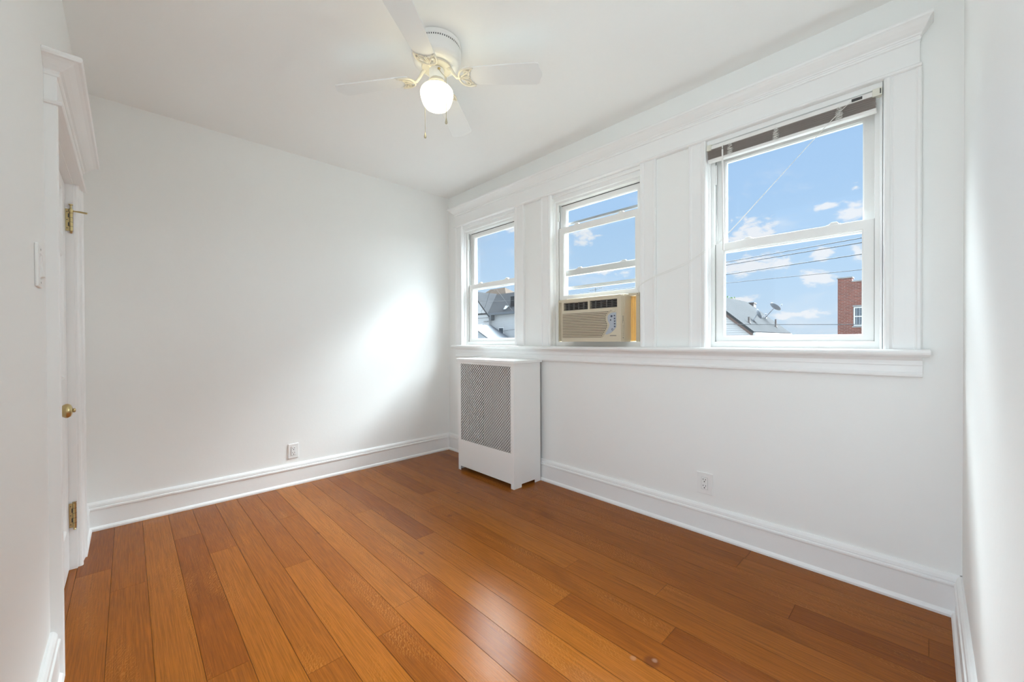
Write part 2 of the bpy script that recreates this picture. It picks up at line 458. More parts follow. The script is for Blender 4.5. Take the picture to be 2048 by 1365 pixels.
def casing_profile(x0, x1, s):
    """section of a vertical casing; s=+1: the opening lies on the +x side."""
    w = x1 - x0
    pts = [(0, 0), (0, .020), (.004, .024), (.012, .024), (.016, .020), (.020, .0185), (w * .45, .0175), (w - .034, .0185), (w - .030, .0165), (w - .026, .0185), (w - .020, .0245), (w - .010, .0265), (w - .003, .0225), (w, .014), (w, 0)]
    return [(x0 + u if s > 0 else x1 - u, -d) for u, d in pts]
CAS = [(.142, .252, 1), (1.000, 1.110, -1), (1.304, 1.410, 1), (2.163, 2.270, -1), (2.476, 2.576, 1), (3.320, 3.438, -1)]
CL = ['white casing board nearest the plain wall, beside the first window', 'white casing board on the air conditioner side of the first window', 'white casing board on the plain wall side of the air conditioner window',
      'white casing board on the cord side of the air conditioner window', 'white casing board on the wand side of the blind window', 'white casing board beside the blind window at the bright corner']
for i, (a, b, s) in enumerate(CAS):
    p = casing_profile(a, b, s); mb = MB()
    mb.loft([[(x, y, SILL) for x, y in p], [(x, y, 2.262) for x, y in p]])
    struct(mb.build('trim_%d' % (i + 2), TRIM), CL[i], 'trim')

# stool and apron
mb = MB()
ST = [(.0, 1.048), (.046, 1.048), (.052, 1.051), (.058, 1.058), (.061, 1.066), (.058, 1.075), (.052, 1.080), (.0, 1.080)]
crown(mb, .128, 3.452, [(.02, 1.046), (.046, 1.048), (.053, 1.052), (.059, 1.059), (.061, 1.067), (.058, 1.075), (.051, 1.080), (.02, 1.080)], k=.35)
for a, b in OPEN: mb.box((a, 0, 1.050), (b, .034, 1.080))
struct(mb.build('trim_8', TRIM), 'long white window stool ledge under the three windows', 'trim')
mb = MB()
AP = [(.0, .962), (.020, .962), (.025, .966), (.026, .974), (.021, .980), (.018, .984), (.0175, 1.010), (.0205, 1.014), (.0205, 1.020), (.022, 1.032), (.030, 1.042), (.034, 1.047), (0, 1.047)]
mb.loft([[(.148, -d, z) for d, z in AP], [(3.442, -d, z) for d, z in AP]])
struct(mb.build('trim_9', TRIM), 'white moulded apron board under the window stool', 'trim')

# ------------------------------------------------------------------ windows
def rect_frame(mb, x0, x1, z0, z1, y0, y1, wl, wr, wb, wt, m=0):
    mb.plate([x0, x1], [z0, z1], [(x0 + wl, x1 - wr, z0 + wb, z1 - wt)], XZ, y0, y1, m)
def window(n, a, b, lift, label):
    root = thing('window_%d' % n, ((a + b) / 2, .07, SILL), label, 'window', kind='structure')
    fr = MB()
    head = 2.189
    G = .030
    rect_frame(fr, a, b, SILL, HEAD, .034, .148, G, G, .033, HEAD - head)
    for s, x in ((1, a + G), (-1, b - G)):
        fr.box((x, .0745, SILL + .033), (x + s * .0035, .0805, head))
        fr.box((x, .117, SILL + .033), (x + s * .012, .148, head))
    frame = fr.build('frame', VINYL, root, bevel=.001)
    gs = MB()
    gs.box((a + G + .0005, .078, head - .0045), (b - G - .0005, .0825, head - .0005))
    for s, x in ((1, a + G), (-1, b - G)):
        gs.box((x + s * .0002, .0465, SILL + .034), (x + s * .0016, .0505, 1.676 + lift))
        gs.box((x + s * .0002, .0795, 1.68), (x + s * .0016, .084, head - .004))
    gs.build('gap_shadow', STRIP, root)  # dark strips paint the shadow in the gaps around the sashes
    st = MB()
    st.plate([a, b], [SILL, HEAD], [(a + .012, b - .012, SILL - .01, 2.206)], XZ, .010, .034)
    st.plate([a + .002, b - .002], [SILL, HEAD - .001], [(a + .006, b - .006, SILL - .01, 2.236)], XZ, -.004, .010)
    st.build('stop_moulding', TRIM, root, bevel=.0015)
    tr = MB()
    for s, x in ((1, a + G), (-1, b - G)):
        tr.box((x, .047, SILL + .034), (x + s * .0003, .074, head)); tr.box((x, .081, SILL + .034), (x + s * .0003, .116, head))
    tr.build('track', TRACK, root)
    lk = MB(); lk.box((a + G, .040, 2.02 if not lift else 2.06), (a + G + .008, .047, 2.13)); lk.build('sash_stop', VINYL, root)
    def sash(z0, z1, y0, y1, wb, wt, name):
        sm = MB(); rect_frame(sm, a + G + .0015, b - G - .0015, z0, z1, y0, y1, .043, .040, wb, wt)
        rect_frame(sm, a + G + .0015 + .037, b - G - .0015 - .034, z0 + wb - .006, z1 - wt + .006, y0 + .006, y1 - .006, .010, .010, .010, .010)
        so = sm.build(name, VINYL, root, bevel=.0015)
        g = MB().box((a + G + .0425, (y0 + y1) / 2 - .002, z0 + wb - .004), (b - G - .0395, (y0 + y1) / 2 + .002, z1 - wt + .004)).build('pane', GLASS, so)
        return so
    up = sash(1.628, 2.187, .082, .114, .045, .038, 'upper_sash')
    lo = sash(1.1135 + lift, 1.677 + lift, .048, .079, .030, .042, 'lower_sash')
    for f in (.26, .76):
        x = a + (b - a) * f; z = 1.677 + lift
        k = MB(); k.box((x - .028, .052, z), (x + .028, .077, z + .004)); k.prism([(-.02, 0), (.02, 0), (.014, .010), (-.010, .012)], lambda u, v, h: (x + u, h, z + .004 + v), .055, .072)
        k.build('sash_lock', VINYL, lo, bevel=.001)
    if lift:
        for f in (.26, .76):
            x = a + (b - a) * f
            k = MB(); k.box((x - .026, .085, 1.673), (x + .026, .108, 1.679)); k.prism([(-.02, 0), (.02, 0), (.012, .008), (-.012, .008)], lambda u, v, h: (x + u, h, 1.679 + v), .088, .104)
            k.build('sash_keeper', VINYL, up, bevel=.001)
        s = MB(); s.box((a + .02, .128, 2.043), (b - .02, .140, 2.060)); s.build('storm_bar', ALU, root)
        s = MB(); s.box((a + .02, .126, 1.527), (b - .02, .142, 1.551)); s.build('storm_bar', ALU, root)
    return root
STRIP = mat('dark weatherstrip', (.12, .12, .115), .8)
ALU = mat('weathered aluminium', (.30, .30, .305), .8)
window(1, *OPEN[0], 0.0, 'narrow looking white sash window nearest the plain wall, houses behind it')
window(2, *OPEN[1], .327, 'white sash window with its lower sash raised above the air conditioner')
window(3, *OPEN[2], 0.0, 'white sash window with the raised blind, nearest the bright corner')
for i, (a, b) in enumerate(OPEN):
    portal('window_daylight', ((a + b) / 2, .20, (SILL + HEAD) / 2), (math.radians(-90), 0, 0), b - a, HEAD - SILL)
portal('unseen_opening_portal', (2.95, -D - .12, 1.3), (math.radians(90), 0, 0), 1.45, 2.6)  # unseen opening left behind the camera so the added sky light enters

# ------------------------------------------------------------------ raised blind on the third window
def blind():
    root = thing('window_blind', (2.955, 0, 2.25), 'taupe slatted blind pulled up tight under the head of the third window', 'blind')
    x0, x1 = 2.581, 3.3135
    hr = MB(); hr.plate([x0 + .004, x1 - .004], [2.204, 2.2245], [], XZ, -.018, .006)
    hr.build('headrail', BLW, root, bevel=.0015)
    for xa, xb in ((x0 - .002, x0 + .022), (x1 - .030, x1 + .002)):
        c = MB(); c.box((xa, -.022, 2.199), (xb, .008, 2.2325)); 
        co = c.build('bracket', BLC, root, bevel=.002)
        if xb > 3.3:
            d = MB(); d.box((xb - .007, -.0232, 2.205), (xb - .003, -.0218, 2.227)); d.build('slot', SLOT, co)
    sl = MB(); n = 17
    for i in range(n):
        zc = 2.151 + (2.2025 - 2.151) * i / (n - 1)
        off = .0014 * math.sin(i * 2.1) - .004
        pts = []
        for k in range(7):
            y = -.0125 + .025 * k / 6
            pts.append((y + off, zc + .0012 * (1 - ((k - 3) / 3) ** 2)))
        ring = pts + [(y, z + .0007) for y, z in pts[::-1]]
        xa, xb = x0 + .001 + .0007 * math.sin(i * 1.7), x1 - .020 + .001 * math.sin(i)
        sl.loft([[(xa, y, z) for y, z in ring], [(xb, y, z) for y, z in ring]])
    sl.build('slat_stack', SLATM, root, weld=False)
    br = MB(); br.box((x0 + .003, -.019, 2.134), (x1 - .016, .010, 2.1495)); br.build('bottom_rail', BLW, root, bevel=.003)
    wd = MB(); wd.tube([(2.666, -.022, 2.210), (2.666, -.030, 2.200), (2.666, -.030, 2.184)], .0026); wd.tube([(2.666, -.030, 2.180), (2.670, -.030, 1.622)], .0042)
    wd.build('tilt_wand', BLW, root, smooth=True)
    rnd = random.Random(5)
    for xc in (2.700, 2.915, 3.166):
        t = MB()
        for q in range(2):
            pts = []
            for i in range(26):
                f = i / 25
                r = .004 + .016 * f * (1.15 - f)
                a = i * 1.9 + q * 2
                pts.append((xc + q * .006 + r * 1.5 * math.sin(a), -.0235 - .005 * abs(math.cos(a)), 2.200 - .058 * f + .005 * math.cos(a * 1.3) + rnd.uniform(-.002, .002)))
            t.tube(pts, .0011, 5)
        t.build('ladder_cord', CORD, root, smooth=True)
    lk = MB(); lk.box((3.213, -.0215, 2.208), (3.250, -.0178, 2.220)); lk.build('cord_lock', SLOT, root, bevel=.001)
    lc = MB()
    for q in range(2):
        w = .0035 * q
        pts = [(3.213, -.022, 2.214), (3.117, -.024 - w, 2.128), (2.900, -.026 - w, 1.914 - w), (2.689, -.029 - w, 1.706 - w * 2), (2.625, -.031 - w, 1.664 - w * 3), (2.555, -.031 - w * .6, 1.624 - w * 3), (2.485, -.030 - w * .6, 1.589 - w * 3), (2.38, -.028, 1.556 - w * 3), (2.265, -.031 - w * .5, 1.522 - w * 2), (2.190, -.031 - w * .5, 1.490 - w), (2.150, -.020, 1.462), (2.134, .030, 1.437)]
        lc.tube(smooth_path(pts), .0011, 6)
    lc.build('lift_cord', CORD, root, smooth=True)
blind()

# ------------------------------------------------------------------ air conditioner
def air_conditioner():
    root = thing('air_conditioner', (1.815, .05, 1.1135), 'old beige window air conditioner standing on the sill under the raised sash', 'air conditioner')
    x0, x1, z0, z1 = 1.567, 2.062, 1.1134, 1.423
    cb = MB(); cb.box((x0 + .004, -.034, z0), (x1 - .002, .40, 1.434)); cb.build('cabinet', ACB, root, bevel=.004)
    fp = MB()
    vents = [(1.586, 1.801, 1.342, 1.397), (1.817, 2.034, 1.343, 1.399)]
    fp.plate([x0, x1], [z0, z1], vents, XZ, -.083, -.036)
    front = fp.build('front_panel', ACB, root, bevel=.005, seg=3)
    for (a, b, c, d) in vents:
        g = MB(); g.box((a, -.052, c), (b, -.047, d), 1)
        for i in range(5):
            z = c + .006 + i * (d - c - .010) / 4
            g.box((a, -.074, z - .0012), (b, -.056, z + .0012), 0)
        for i in range(1, 5):
            x = a + i * (b - a) / 5
            g.box((x - .001, -.078, c), (x + .001, -.060, d), 0)
        g.build('air_vent', [ACL, ACD], root)
    # ribbed intake with its S shaped edge
    def sx(z):
        f = (z - 1.143) / (1.318 - 1.143)
        ks = [(0, 1.917), (.2, 1.941), (.38, 1.962), (.5, 1.966), (.66, 1.951), (.8, 1.951), (.92, 1.963), (1, 1.978)]
        for (a, p), (b, q) in zip(ks, ks[1:]):
            if a <= f <= b: return p + (q - p) * (f - a) / (b - a)
        return ks[-1][1] if f > 1 else ks[0][1]
    ig = MB(); n = 15
    for i in range(n):
        za = 1.146 + i * .0115; zb = za + .0075
        e = (za + zb) / 2
        pr = [(za, -.0835), (za + .001, -.0858), (zb - .001, -.0872), (zb, -.0835)]
        ig.loft([[(1.577, y, z) for z, y in pr], [(sx(e) - .006, y, z) for z, y in pr]], m=0)
    rec = [(1.576, 1.143)] + [(sx(1.143 + .0175 * k / 1) - .004, 1.143 + .0175 * k) for k in range(11)] + [(1.576, 1.318)]
    ig.prism(rec, XZ, -.0838, -.0832, 1)  # flat dark sheet paints the shade between the ribs
    ig.build('intake_grille', [ACB, ACB2], root)
    rim = MB(); rim.tube([(sx(1.143 + .0088 * k), -.0845, 1.143 + .0088 * k) for k in range(21)] + [(1.988, -.0845, 1.3235)], .0036, 8)
    rim.build('panel_rim', ACB, root, smooth=True)
    edge = [(sx(z) + .012, z) for z in [1.166 + .0125 * k for k in range(11)]] + [(1.985, 1.304), (2.000, 1.308), (2.028, 1.308), (2.028, 1.212), (2.010, 1.190), (1.985, 1.172), (1.955, 1.162)]
    cp = MB(); cp.prism(edge, XZ, -.0852, -.0832); cpo = cp.build('control_panel', ACP, root)
    bt = [(2.016, 1.287, .0045), (2.017, 1.268, .0052), (2.018, 1.250, .0045), (2.018, 1.233, .0050), (2.018, 1.215, .0052), (1.994, 1.284, .0072), (1.987, 1.259, .0045)]
    for (x, z, r) in bt:
        MB().lathe([(r, 0), (r, -.002), (r * .8, -.003)], (x, -.0852, z), 14, 'y').build('button', ACBTN, cpo)
    ring = MB(); ring.tube([(2.000 + .0055 * math.cos(a), -.0858, 1.196 + .0065 * math.sin(a)) for a in [k * math.pi / 8 for k in range(17)]], .0012, 6); ring.build('button', ACBTN, cpo)
    dl = MB(); dl.lathe([(.013, 0), (.013, -.004), (.009, -.008), (.002, -.009)], (2.008, -.083, 1.3225), 20, 'y'); dl.build('sensor_cap', ACB, root, smooth=True)
    br = MB(); br.box((1.980, -.0842, 1.1525), (2.028, -.0830, 1.1565)); br.build('badge', INK, root)
    # printed column on the side of the front
    pr = MB(); rnd = random.Random(3)
    for col, (y, za, zb) in enumerate(((-.059, 1.236, 1.286), (-.053, 1.250, 1.286))):
        z = zb
        while z > za:
            h = rnd.uniform(.0018, .0034); pr.box((2.0618, y - .0018, z - h), (2.0624, y + .0018, z)); z -= h + .0009
    z = 1.222
    while z > 1.155:
        pr.box((2.0618, -.058, z - .002), (2.0624, -.058 + rnd.uniform(.003, .012), z)); z -= rnd.uniform(.006, .011)
    pr.build('printed_notice', INK, root)
    MB().lathe([(.004, 0), (.004, .001)], (2.062, -.055, 1.140), 10, 'x').build('screw', INK, root)
    # filler curtains either side and the top mounting rail
    for xa, xb, nm, n in ((1.436, 1.569, CURTL, 9), (2.060, 2.102, CURTAIN, 3)):
        c = MB(); ring = []
        k = n * 2
        top = [(xa + (xb - xa) * i / k, .048 + (.006 if i % 2 else 0)) for i in range(k + 1)]
        poly = top + [(x, y + .002) for x, y in top[::-1]]
        c.prism(poly, lambda u, v, h: (u, v, h), z0 + .003, 1.421)
        c.build('side_curtain', nm, root)
    sf = MB(); sf.box((2.102, .042, z0), (2.128, .068, 1.424)); sf.box((2.050, .034, 1.424), (2.132, .074, 1.4400)); sf.box((2.040, .030, 1.414), (2.056, .040, 1.428))
    sf.build('curtain_frame', ACB, root, bevel=.001)
    sf = MB(); sf.box((1.434, .042, z0), (1.440, .068, 1.421)); sf.box((1.434, .040, 1.421), (1.567, .072, 1.4385)); sf.build('curtain_frame', ACB, root, bevel=.001)
    MB().lathe([(.003, 0), (.003, -.002)], (2.117, .034, 1.433), 10, 'y').build('screw', INK, root)
CURTL = mat('aged beige accordion curtain', (.55, .48, .36), .5)
air_conditioner()

# ------------------------------------------------------------------ radiator cover
def radiator_cover():
    root = thing('radiator_cover', (.955, -.18, 0), 'white metal radiator cover with a perforated front, standing under the first window', 'radiator cover')
    x0, x1, yf, yb, zt = .607, 1.304, -.330, -.034, .949
    fp = MB(); fp.plate([x0, x1], [0, zt], [(.643, 1.271, .267, .926), (.641, 1.271, -.01, .036)], XZ, yf, yf + .004)
    fp.build('front_panel', RADW, root, bevel=.0012)
    rp = MB(); rp.plate([yf + .004, yb], [0, zt], [(-.247, -.098, -.01, .024)], YZ, x1 - .004, x1); rp.build('side_panel', RADW, root)
    lp = MB(); lp.plate([yf + .004, yb], [0, zt], [(-.247, -.098, -.01, .024)], YZ, x0, x0 + .004); lp.build('side_panel', RADW, root)
    ld = MB(); ld.box((x0 - .012, yf - .012, zt), (x1 + .012, yb + .010, zt + .021)); ld.build('lid', RADW, root, bevel=.002)
    bk = MB(); bk.box((x0 + .005, yb - .012, .03), (x1 - .005, yb - .008, zt - .002)); bk.box((x0 + .0045, yf + .010, .03), (x0 + .008, yb - .012, zt - .002)); bk.build('shade_lining', DARKIN, root)  # added lining, greyed to paint the dimness behind the grille
    # perforated sheet: discs on a diagonal lattice joined by little bridges
    g = MB(); p = .01262
    xa, xb, za, zb = .643, 1.271, .267, .926
    nx = int((xb - xa) / p); nz = int((zb - za) / p)
    px, pz = (xb - xa) / nx, (zb - za) / nz
    y = yf + .0015
    for i in range(nx + 1):
        for j in range(nz + 1):
            if (i + j) % 2: continue
            cx, cz = xa + i * px, za + j * pz
            n = len(g.v)
            for k in range(8):
                a = k * math.pi / 4 + math.pi / 8
                ux, uz = cx + .0054 * math.cos(a), cz + .0054 * math.sin(a)
                g.v.append((min(max(ux, xa), xb), y, min(max(uz, za), zb)))
            g.face([n + k for k in range(8)])
            for sx_, sz_ in ((1, 1), (1, -1)):
                if not (0 <= i + sx_ <= nx and 0 <= j + sz_ <= nz): continue
                dx, dz = sx_ * px, sz_ * pz
                L = math.hypot(dx, dz); ox, oz = -dz / L * .0011, dx / L * .0011
                a0, b0 = .0050 / L, 1 - .0050 / L
                n = len(g.v)
                for f, s in ((a0, 1), (b0, 1), (b0, -1), (a0, -1)): g.v.append((cx + dx * f + ox * s, y, cz + dz * f + oz * s))
                g.face((n, n + 1, n + 2, n + 3))
    go = g.build('grille', RADW, root, weld=False)
    so = go.modifiers.new('sheet', 'SOLIDIFY'); so.thickness = .0012
DARKIN = mat('shaded cover interior', (.42, .41, .39), .7)
radiator_cover()

# ------------------------------------------------------------------ ceiling fan
HUB = Vector((1.757, -1.292, 0))
def fan():
    cx, cy = HUB.x, HUB.y
    root = thing('ceiling_fan', (cx, cy, H), 'white four blade ceiling fan with a lit opal globe', 'ceiling fan')
    c3 = (cx, cy, 0)
    hs = MB()
    hs.lathe([(.062, 2.490), (.085, 2.492), (.104, 2.500), (.116, 2.514), (.121, 2.530), (.122, 2.560), (.1215, 2.5635), (.119, 2.5650), (.119, 2.5755), (.1215, 2.577), (.122, 2.5955), (.119, 2.5965), (.119, 2.5980), (.122, 2.5985), (.05, 2.5995)], c3, 64)
    housing = hs.build('motor_housing', FANW, root, smooth=True)
    vs = MB()
    for k in range(72):
        a = 2 * math.pi * k / 72
        ca, sa = math.cos(a), math.sin(a)
        n = len(vs.v)
        for (t, z) in ((-.0022, 2.5665), (.0022, 2.5665), (.0022, 2.5745), (-.0022, 2.5745)):
            vs.v.append((cx + ca * .1194 - sa * t, cy + sa * .1194 + ca * t, z))
        vs.face((n, n + 1, n + 2, n + 3))
    vs.build('vent_slots', SLOT, housing)
    fw = MB(); fw.lathe([(.040, 2.478), (.060, 2.476), (.072, 2.480), (.074, 2.486), (.070, 2.491), (.05, 2.492)], c3, 48)
    fw.build('flywheel', CREAM, root, smooth=True)
    sh = MB(); sh.lathe([(.030, 2.424), (.036, 2.428), (.037, 2.440), (.037, 2.474), (.030, 2.479)], c3, 40); sh.build('switch_housing', FANW, root, smooth=True)
    ft = MB(); ft.lathe([(.030, 2.388), (.046, 2.389), (.048, 2.396), (.045, 2.401), (.046, 2.407), (.042, 2.414), (.036, 2.424), (.030, 2.425)], c3, 40); ft.build('light_fitter', CREAM, root, smooth=True)
    gl = MB(); gl.lathe([(.004, 2.276), (.020, 2.277), (.040, 2.282), (.056, 2.291), (.067, 2.305), (.075, 2.325), (.0800, 2.346), (.0815, 2.358), (.079, 2.370), (.072, 2.380), (.060, 2.387), (.045, 2.391), (.030, 2.394)], c3, 48)
    gl.build('glass_globe', GLOBE, root, smooth=True)
    pitch = math.radians(-11)
    for k in range(4):
        a = .680 + k * math.pi / 2
        er = Vector((math.cos(a), math.sin(a), 0)); et = Vector((-math.sin(a), math.cos(a), 0)); ez = Vector((0, 0, 1))
        etp = et * math.cos(pitch) + ez * math.sin(pitch); ezp = -et * math.sin(pitch) + ez * math.cos(pitch)
        def P(r, t, h, drop=True):
            z = 2.432 - (.020 * max(0, (r - .12)) / .40 if drop else 0)
            return Vector((cx, cy, z)) + er * r + etp * t + ezp * h
        out = [(.138, -.044), (.150, -.050), (.30, -.057), (.46, -.0625), (.495, -.0630), (.507, -.058), (.524, -.012), (.5255, .0), (.524, .012), (.507, .058), (.495, .0630), (.46, .0625), (.30, .057), (.150, .050), (.138, .044)]
        bl = MB(); bl.prism(out, lambda u, v, h: P(u, v, h), 0, .006)
        bo = bl.build('blade', BLADE, root, bevel=.0015)
        ir = MB()
        # arm from the flywheel down to the blade
        arm = [Vector((cx, cy, 2.482)) + er * .058, Vector((cx, cy, 2.470)) + er * .074, Vector((cx, cy, 2.447)) + er * .088, P(.104, 0, -.004), P(.122, 0, -.005)]
        ir.tube(arm, [.010, .009, .0075, .0075, .0075], 10)
        ir.lathe([(.004, -.004), (.011, -.003), (.011, .003), (.004, .004)], tuple(Vector((cx, cy, 2.478)) + er * .062), 12)
        # scalloped yoke and scroll work under the blade
        yoke = [P(.192, -.050, -.004), P(.165, -.052, -.005), P(.140, -.046, -.006), P(.122, -.028, -.006), P(.116, 0, -.006), P(.122, .028, -.006), P(.140, .046, -.006), P(.165, .052, -.005), P(.192, .050, -.004)]
        ir.tube(smooth_path(yoke), [.0032] + [.0052] * (len(smooth_path(yoke)) - 2) + [.0022], 8)
        lip = [P(.192, -.050, -.004), P(.172, -.034, -.003), P(.170, -.018, -.003), P(.160, 0, -.003), P(.170, .018, -.003), P(.172, .034, -.003), P(.192, .050, -.004)]
        ir.tube(smooth_path(lip), .0030, 8)
        for s in (1, -1):
            sc = [P(.120, .004 * s, -.005), P(.140, .014 * s, -.005), P(.158, .026 * s, -.005), P(.166, .036 * s, -.005), P(.156, .042 * s, -.005), P(.147, .034 * s, -.005)]
            ir.tube(smooth_path(sc), .0034, 8)
            sc = [P(.120, 0, -.005), P(.144, .004 * s, -.005), P(.166, .004 * s, -.005)]
            ir.tube(smooth_path(sc), .0032, 8)
        ir.build('blade_bracket', CREAM, bo, smooth=True)
        for t in (-.034, 0, .034):
            MB().lathe([(.0045, 0), (.0045, -.002), (.002, -.0035)], tuple(P(.178 if t else .166, t, -.0022)), 10).build('screw', CREAM, bo)
    def chain(o, ztop, zbot, start):
        p = HUB + o
        c = MB(); pts = [start, (start + Vector((p.x, p.y, ztop))) / 2 + Vector((0, 0, -.004)), Vector((p.x, p.y, ztop)), Vector((p.x, p.y, zbot + .028))]
        c.tube(pts, .0013, 6)
        z = ztop
        while z > zbot + .03:
            c.lathe([(.0004, -.0018), (.0019, 0), (.0004, .0018)], (p.x, p.y, z), 6); z -= .006
        co = c.build('pull_chain', CHAINM, root, smooth=True)
        f = MB(); f.lathe([(.0012, 0.030), (.0022, .026), (.0042, .016), (.0062, .008), (.0058, .003), (.0035, 0), (.001, -.001)], (p.x, p.y, zbot), 14)
        f.build('chain_pull', CHAINM, co, smooth=True)
        gr = MB(); gr.lathe([(.002, 0), (.007, .002), (.007, .006), (.004, .009)], tuple(start), 12); gr.build('grommet', BRASS, root, smooth=True)
    rt = Vector((.693, .721, 0)); tc = Vector((.721, -.693, 0))
    chain(rt * .058 + tc * .074, 2.392, 2.168, HUB + Vector((0, 0, 2.455)) + rt * .018 + tc * .037)
    chain(rt * -.072 - tc * .060, 2.392, 2.168, HUB + Vector((0, 0, 2.455)) - rt * .026 - tc * .028)

fan()

# ------------------------------------------------------------------ outlets and switch
def outlet(center, axis, label, w=.088, h=.122):
    root = thing('power_outlet', center, label, 'outlet', 'white wall outlets')
    cx, cy, cz = center
    if axis == 'front': fn = lambda u, v, d: (cx + u, cy - d, cz + v)
    else: fn = lambda u, v, d: (cx + d, cy + u, cz + v)
    pl = MB(); pl.plate([-w / 2, w / 2], [-h / 2, h / 2], [], fn, 0, .006); po = pl.build('plate', PLATE, root, bevel=.002)
    rc = MB(); rc.plate([-.0165, .0165], [-.034, .034], [], fn, .006, .0085); ro = rc.build('receptacle', PLATE, root, bevel=.0012)
    ln = MB(); ln.plate([-.0178, .0178], [-.0353, .0353], [(-.0166, .0166, -.0341, .0341)], fn, .006, .0064); ln.build('shadow_line', TRACK, po)
    for zc in (.018, -.018):
        s = MB()
        s.plate([-.0085, -.0055], [zc + .001, zc + .0095], [], fn, .0083, .0088); s.plate([.0055, .0085], [zc + .001, zc + .0085], [], fn, .0083, .0088)
        q = [(.0034 * math.cos(a), zc - .0075 + .0034 * math.sin(a)) for a in [k * math.pi / 6 for k in range(12)]]
        s.prism(q, fn, .0083, .0088)
        s.build('socket_slots', SLOT, ro)
    for zc in (.047, -.047):
        q = [(.003 * math.cos(a), zc + .003 * math.sin(a)) for a in [k * math.pi / 5 for k in range(10)]]
        sc = MB(); sc.prism(q, fn, .006, .0068); sc.build('screw', PLATE, po)
outlet((2.560, 0, .290), 'front', 'white wall outlet under the blind window')
outlet((0, -1.482, .265), 'left', 'white wall outlet low on the plain wall', .074, .112)

def switch():
    y = -D; cx, cz = 1.630, 1.353
    root = thing('light_switch', (cx, y, cz), 'white wall switch beside the door casing', 'light switch')
    fn = lambda u, v, d: (cx + u, y + d, cz + v)
    pl = MB(); pl.plate([-.045, .045], [-.063, .063], [], fn, 0, .008); po = pl.build('plate', PLATE, root, bevel=.003)
    fr = MB(); fr.plate([-.018, .018], [-.036, .036], [(-.0166, .0166, -.0335, .0335)], fn, .008, .010); fr.build('switch_frame', PLATE, root)
    rk = MB(); rk.prism([(.0335, .0085), (.004, .0095), (-.0325, .0165), (-.0335, .008), (.0335, .007)], lambda u, v, h: fn(h, u, v), -.016, .016); rk.build('rocker', PLATE, root)
    for zc in (.049, -.049): MB().lathe([(.003, .008), (.003, .0088)], (cx, y, cz + zc), 10, 'y').build('screw', TRACK, po)
switch()

# ------------------------------------------------------------------ door, casing and hardware
DX0, DX1, DH = .522, 1.330, 1.906
def door():
    root = thing('door_1', ((DX0 + DX1) / 2, -2.66, 0), 'white panelled door closed in the wall behind the switch', 'door', kind='structure')
    yf = -2.630
    panels = [(DX0 + .105, DX0 + .375, 1.62, 1.86), (DX1 - .375, DX1 - .105, 1.62, 1.86), (DX0 + .105, DX0 + .375, .95, 1.545), (DX1 - .375, DX1 - .105, .95, 1.545), (DX0 + .105, DX0 + .375, .22, .84), (DX1 - .375, DX1 - .105, .22, .84)]
    sl = MB(); sl.plate([DX0 + .003, DX1 - .003], [.008, DH - .004], panels, XZ, yf - .036, yf); sl.build('slab', TRIM, root, bevel=.0015)
    for (a, b, c, d) in panels:
        p = MB(); p.box((a, yf - .030, c), (b, yf - .014, d))
        rings = []
        for ins, h in ((0, -.014), (0, -.001), (.006, .001), (.012, -.002), (.020, -.011), (.030, -.013)):
            rings.append([(a + ins, yf + h, c + ins), (b - ins, yf + h, c + ins), (b - ins, yf + h, d - ins), (a + ins, yf + h, d - ins)])
        p.loft(rings, True, False); p.build('panel', TRIM, root)
    kb = MB(); kx, kz = 1.205, .867
    kb.lathe([(.024, .001), (.026, .003), (.020, .007), (.009, .009), (.008, .026), (.012, .032), (.022, .038), (.0268, .046), (.0268, .051), (.022, .059), (.012, .063), (.006, .064), (.0075, .065), (.008, .068), (.006, .071), (.002, .072)], (kx, yf, kz), 32, 'y')
    kb.build('door_knob', BRASS, root, smooth=True)
    for i, zc in enumerate((.268, 1.730)):
        h = MB(); bx, by, hh = DX0 + .004, -2.6105, .060 if i == 0 else .054
        h.box((DX0 - .0012, -2.6295, zc - hh), (DX0 + .0012, by, zc + hh))
        h.lathe([(.0066, -hh), (.0066, hh)], (bx, by, zc), 16)
        for q in (-.6, -.2, .2, .6): h.lathe([(.0071, -.0007), (.0071, .0007)], (bx, by, zc + q * hh), 16, m=1)
        h.lathe([(.0066, hh), (.0035, hh + .003), (.0035, hh + (.018 if i else .003)), (.008, hh + (.019 if i else .004)), (.008, hh + (.023 if i else .006)), (.003, hh + (.024 if i else .007))], (bx, by, zc), 14)
        h.lathe([(.0025, -hh - .012), (.006, -hh - .008), (.0035, -hh - .003), (.0066, -hh)], (bx, by, zc), 14)
        for q in (-.4, .4): h.box((DX0 + .0008, by - .0105, zc + (q - .17) * hh), (DX0 + .0018, by - .0062, zc + (q + .17) * hh), 1)
        for q in (-.75, 0, .75): h.lathe([(.0022, .0012), (.0022, .0018)], (DX0, -2.624, zc + q * hh), 8, 'x', 1)
        hg = h.build('hinge', [BRASS, SLOT], root, smooth=True)
        hg['label'] = ('lower' if i == 0 else 'upper') + ' brass hinge'
        if i:
            st = MB(); zt = zc + hh - .010
            st.tube([(bx, by, zt), (bx + .004, by + .012, zt), (bx + .012, by + .034, zt - .002), (bx + .018, by + .056, zt - .005)], [.006, .0034, .0046, .0040], 10)
            st.lathe([(.009, -.005), (.009, .005)], (bx, by, zt), 16)
            ds = st.build('door_stop', BRASS, hg, smooth=True)
door()
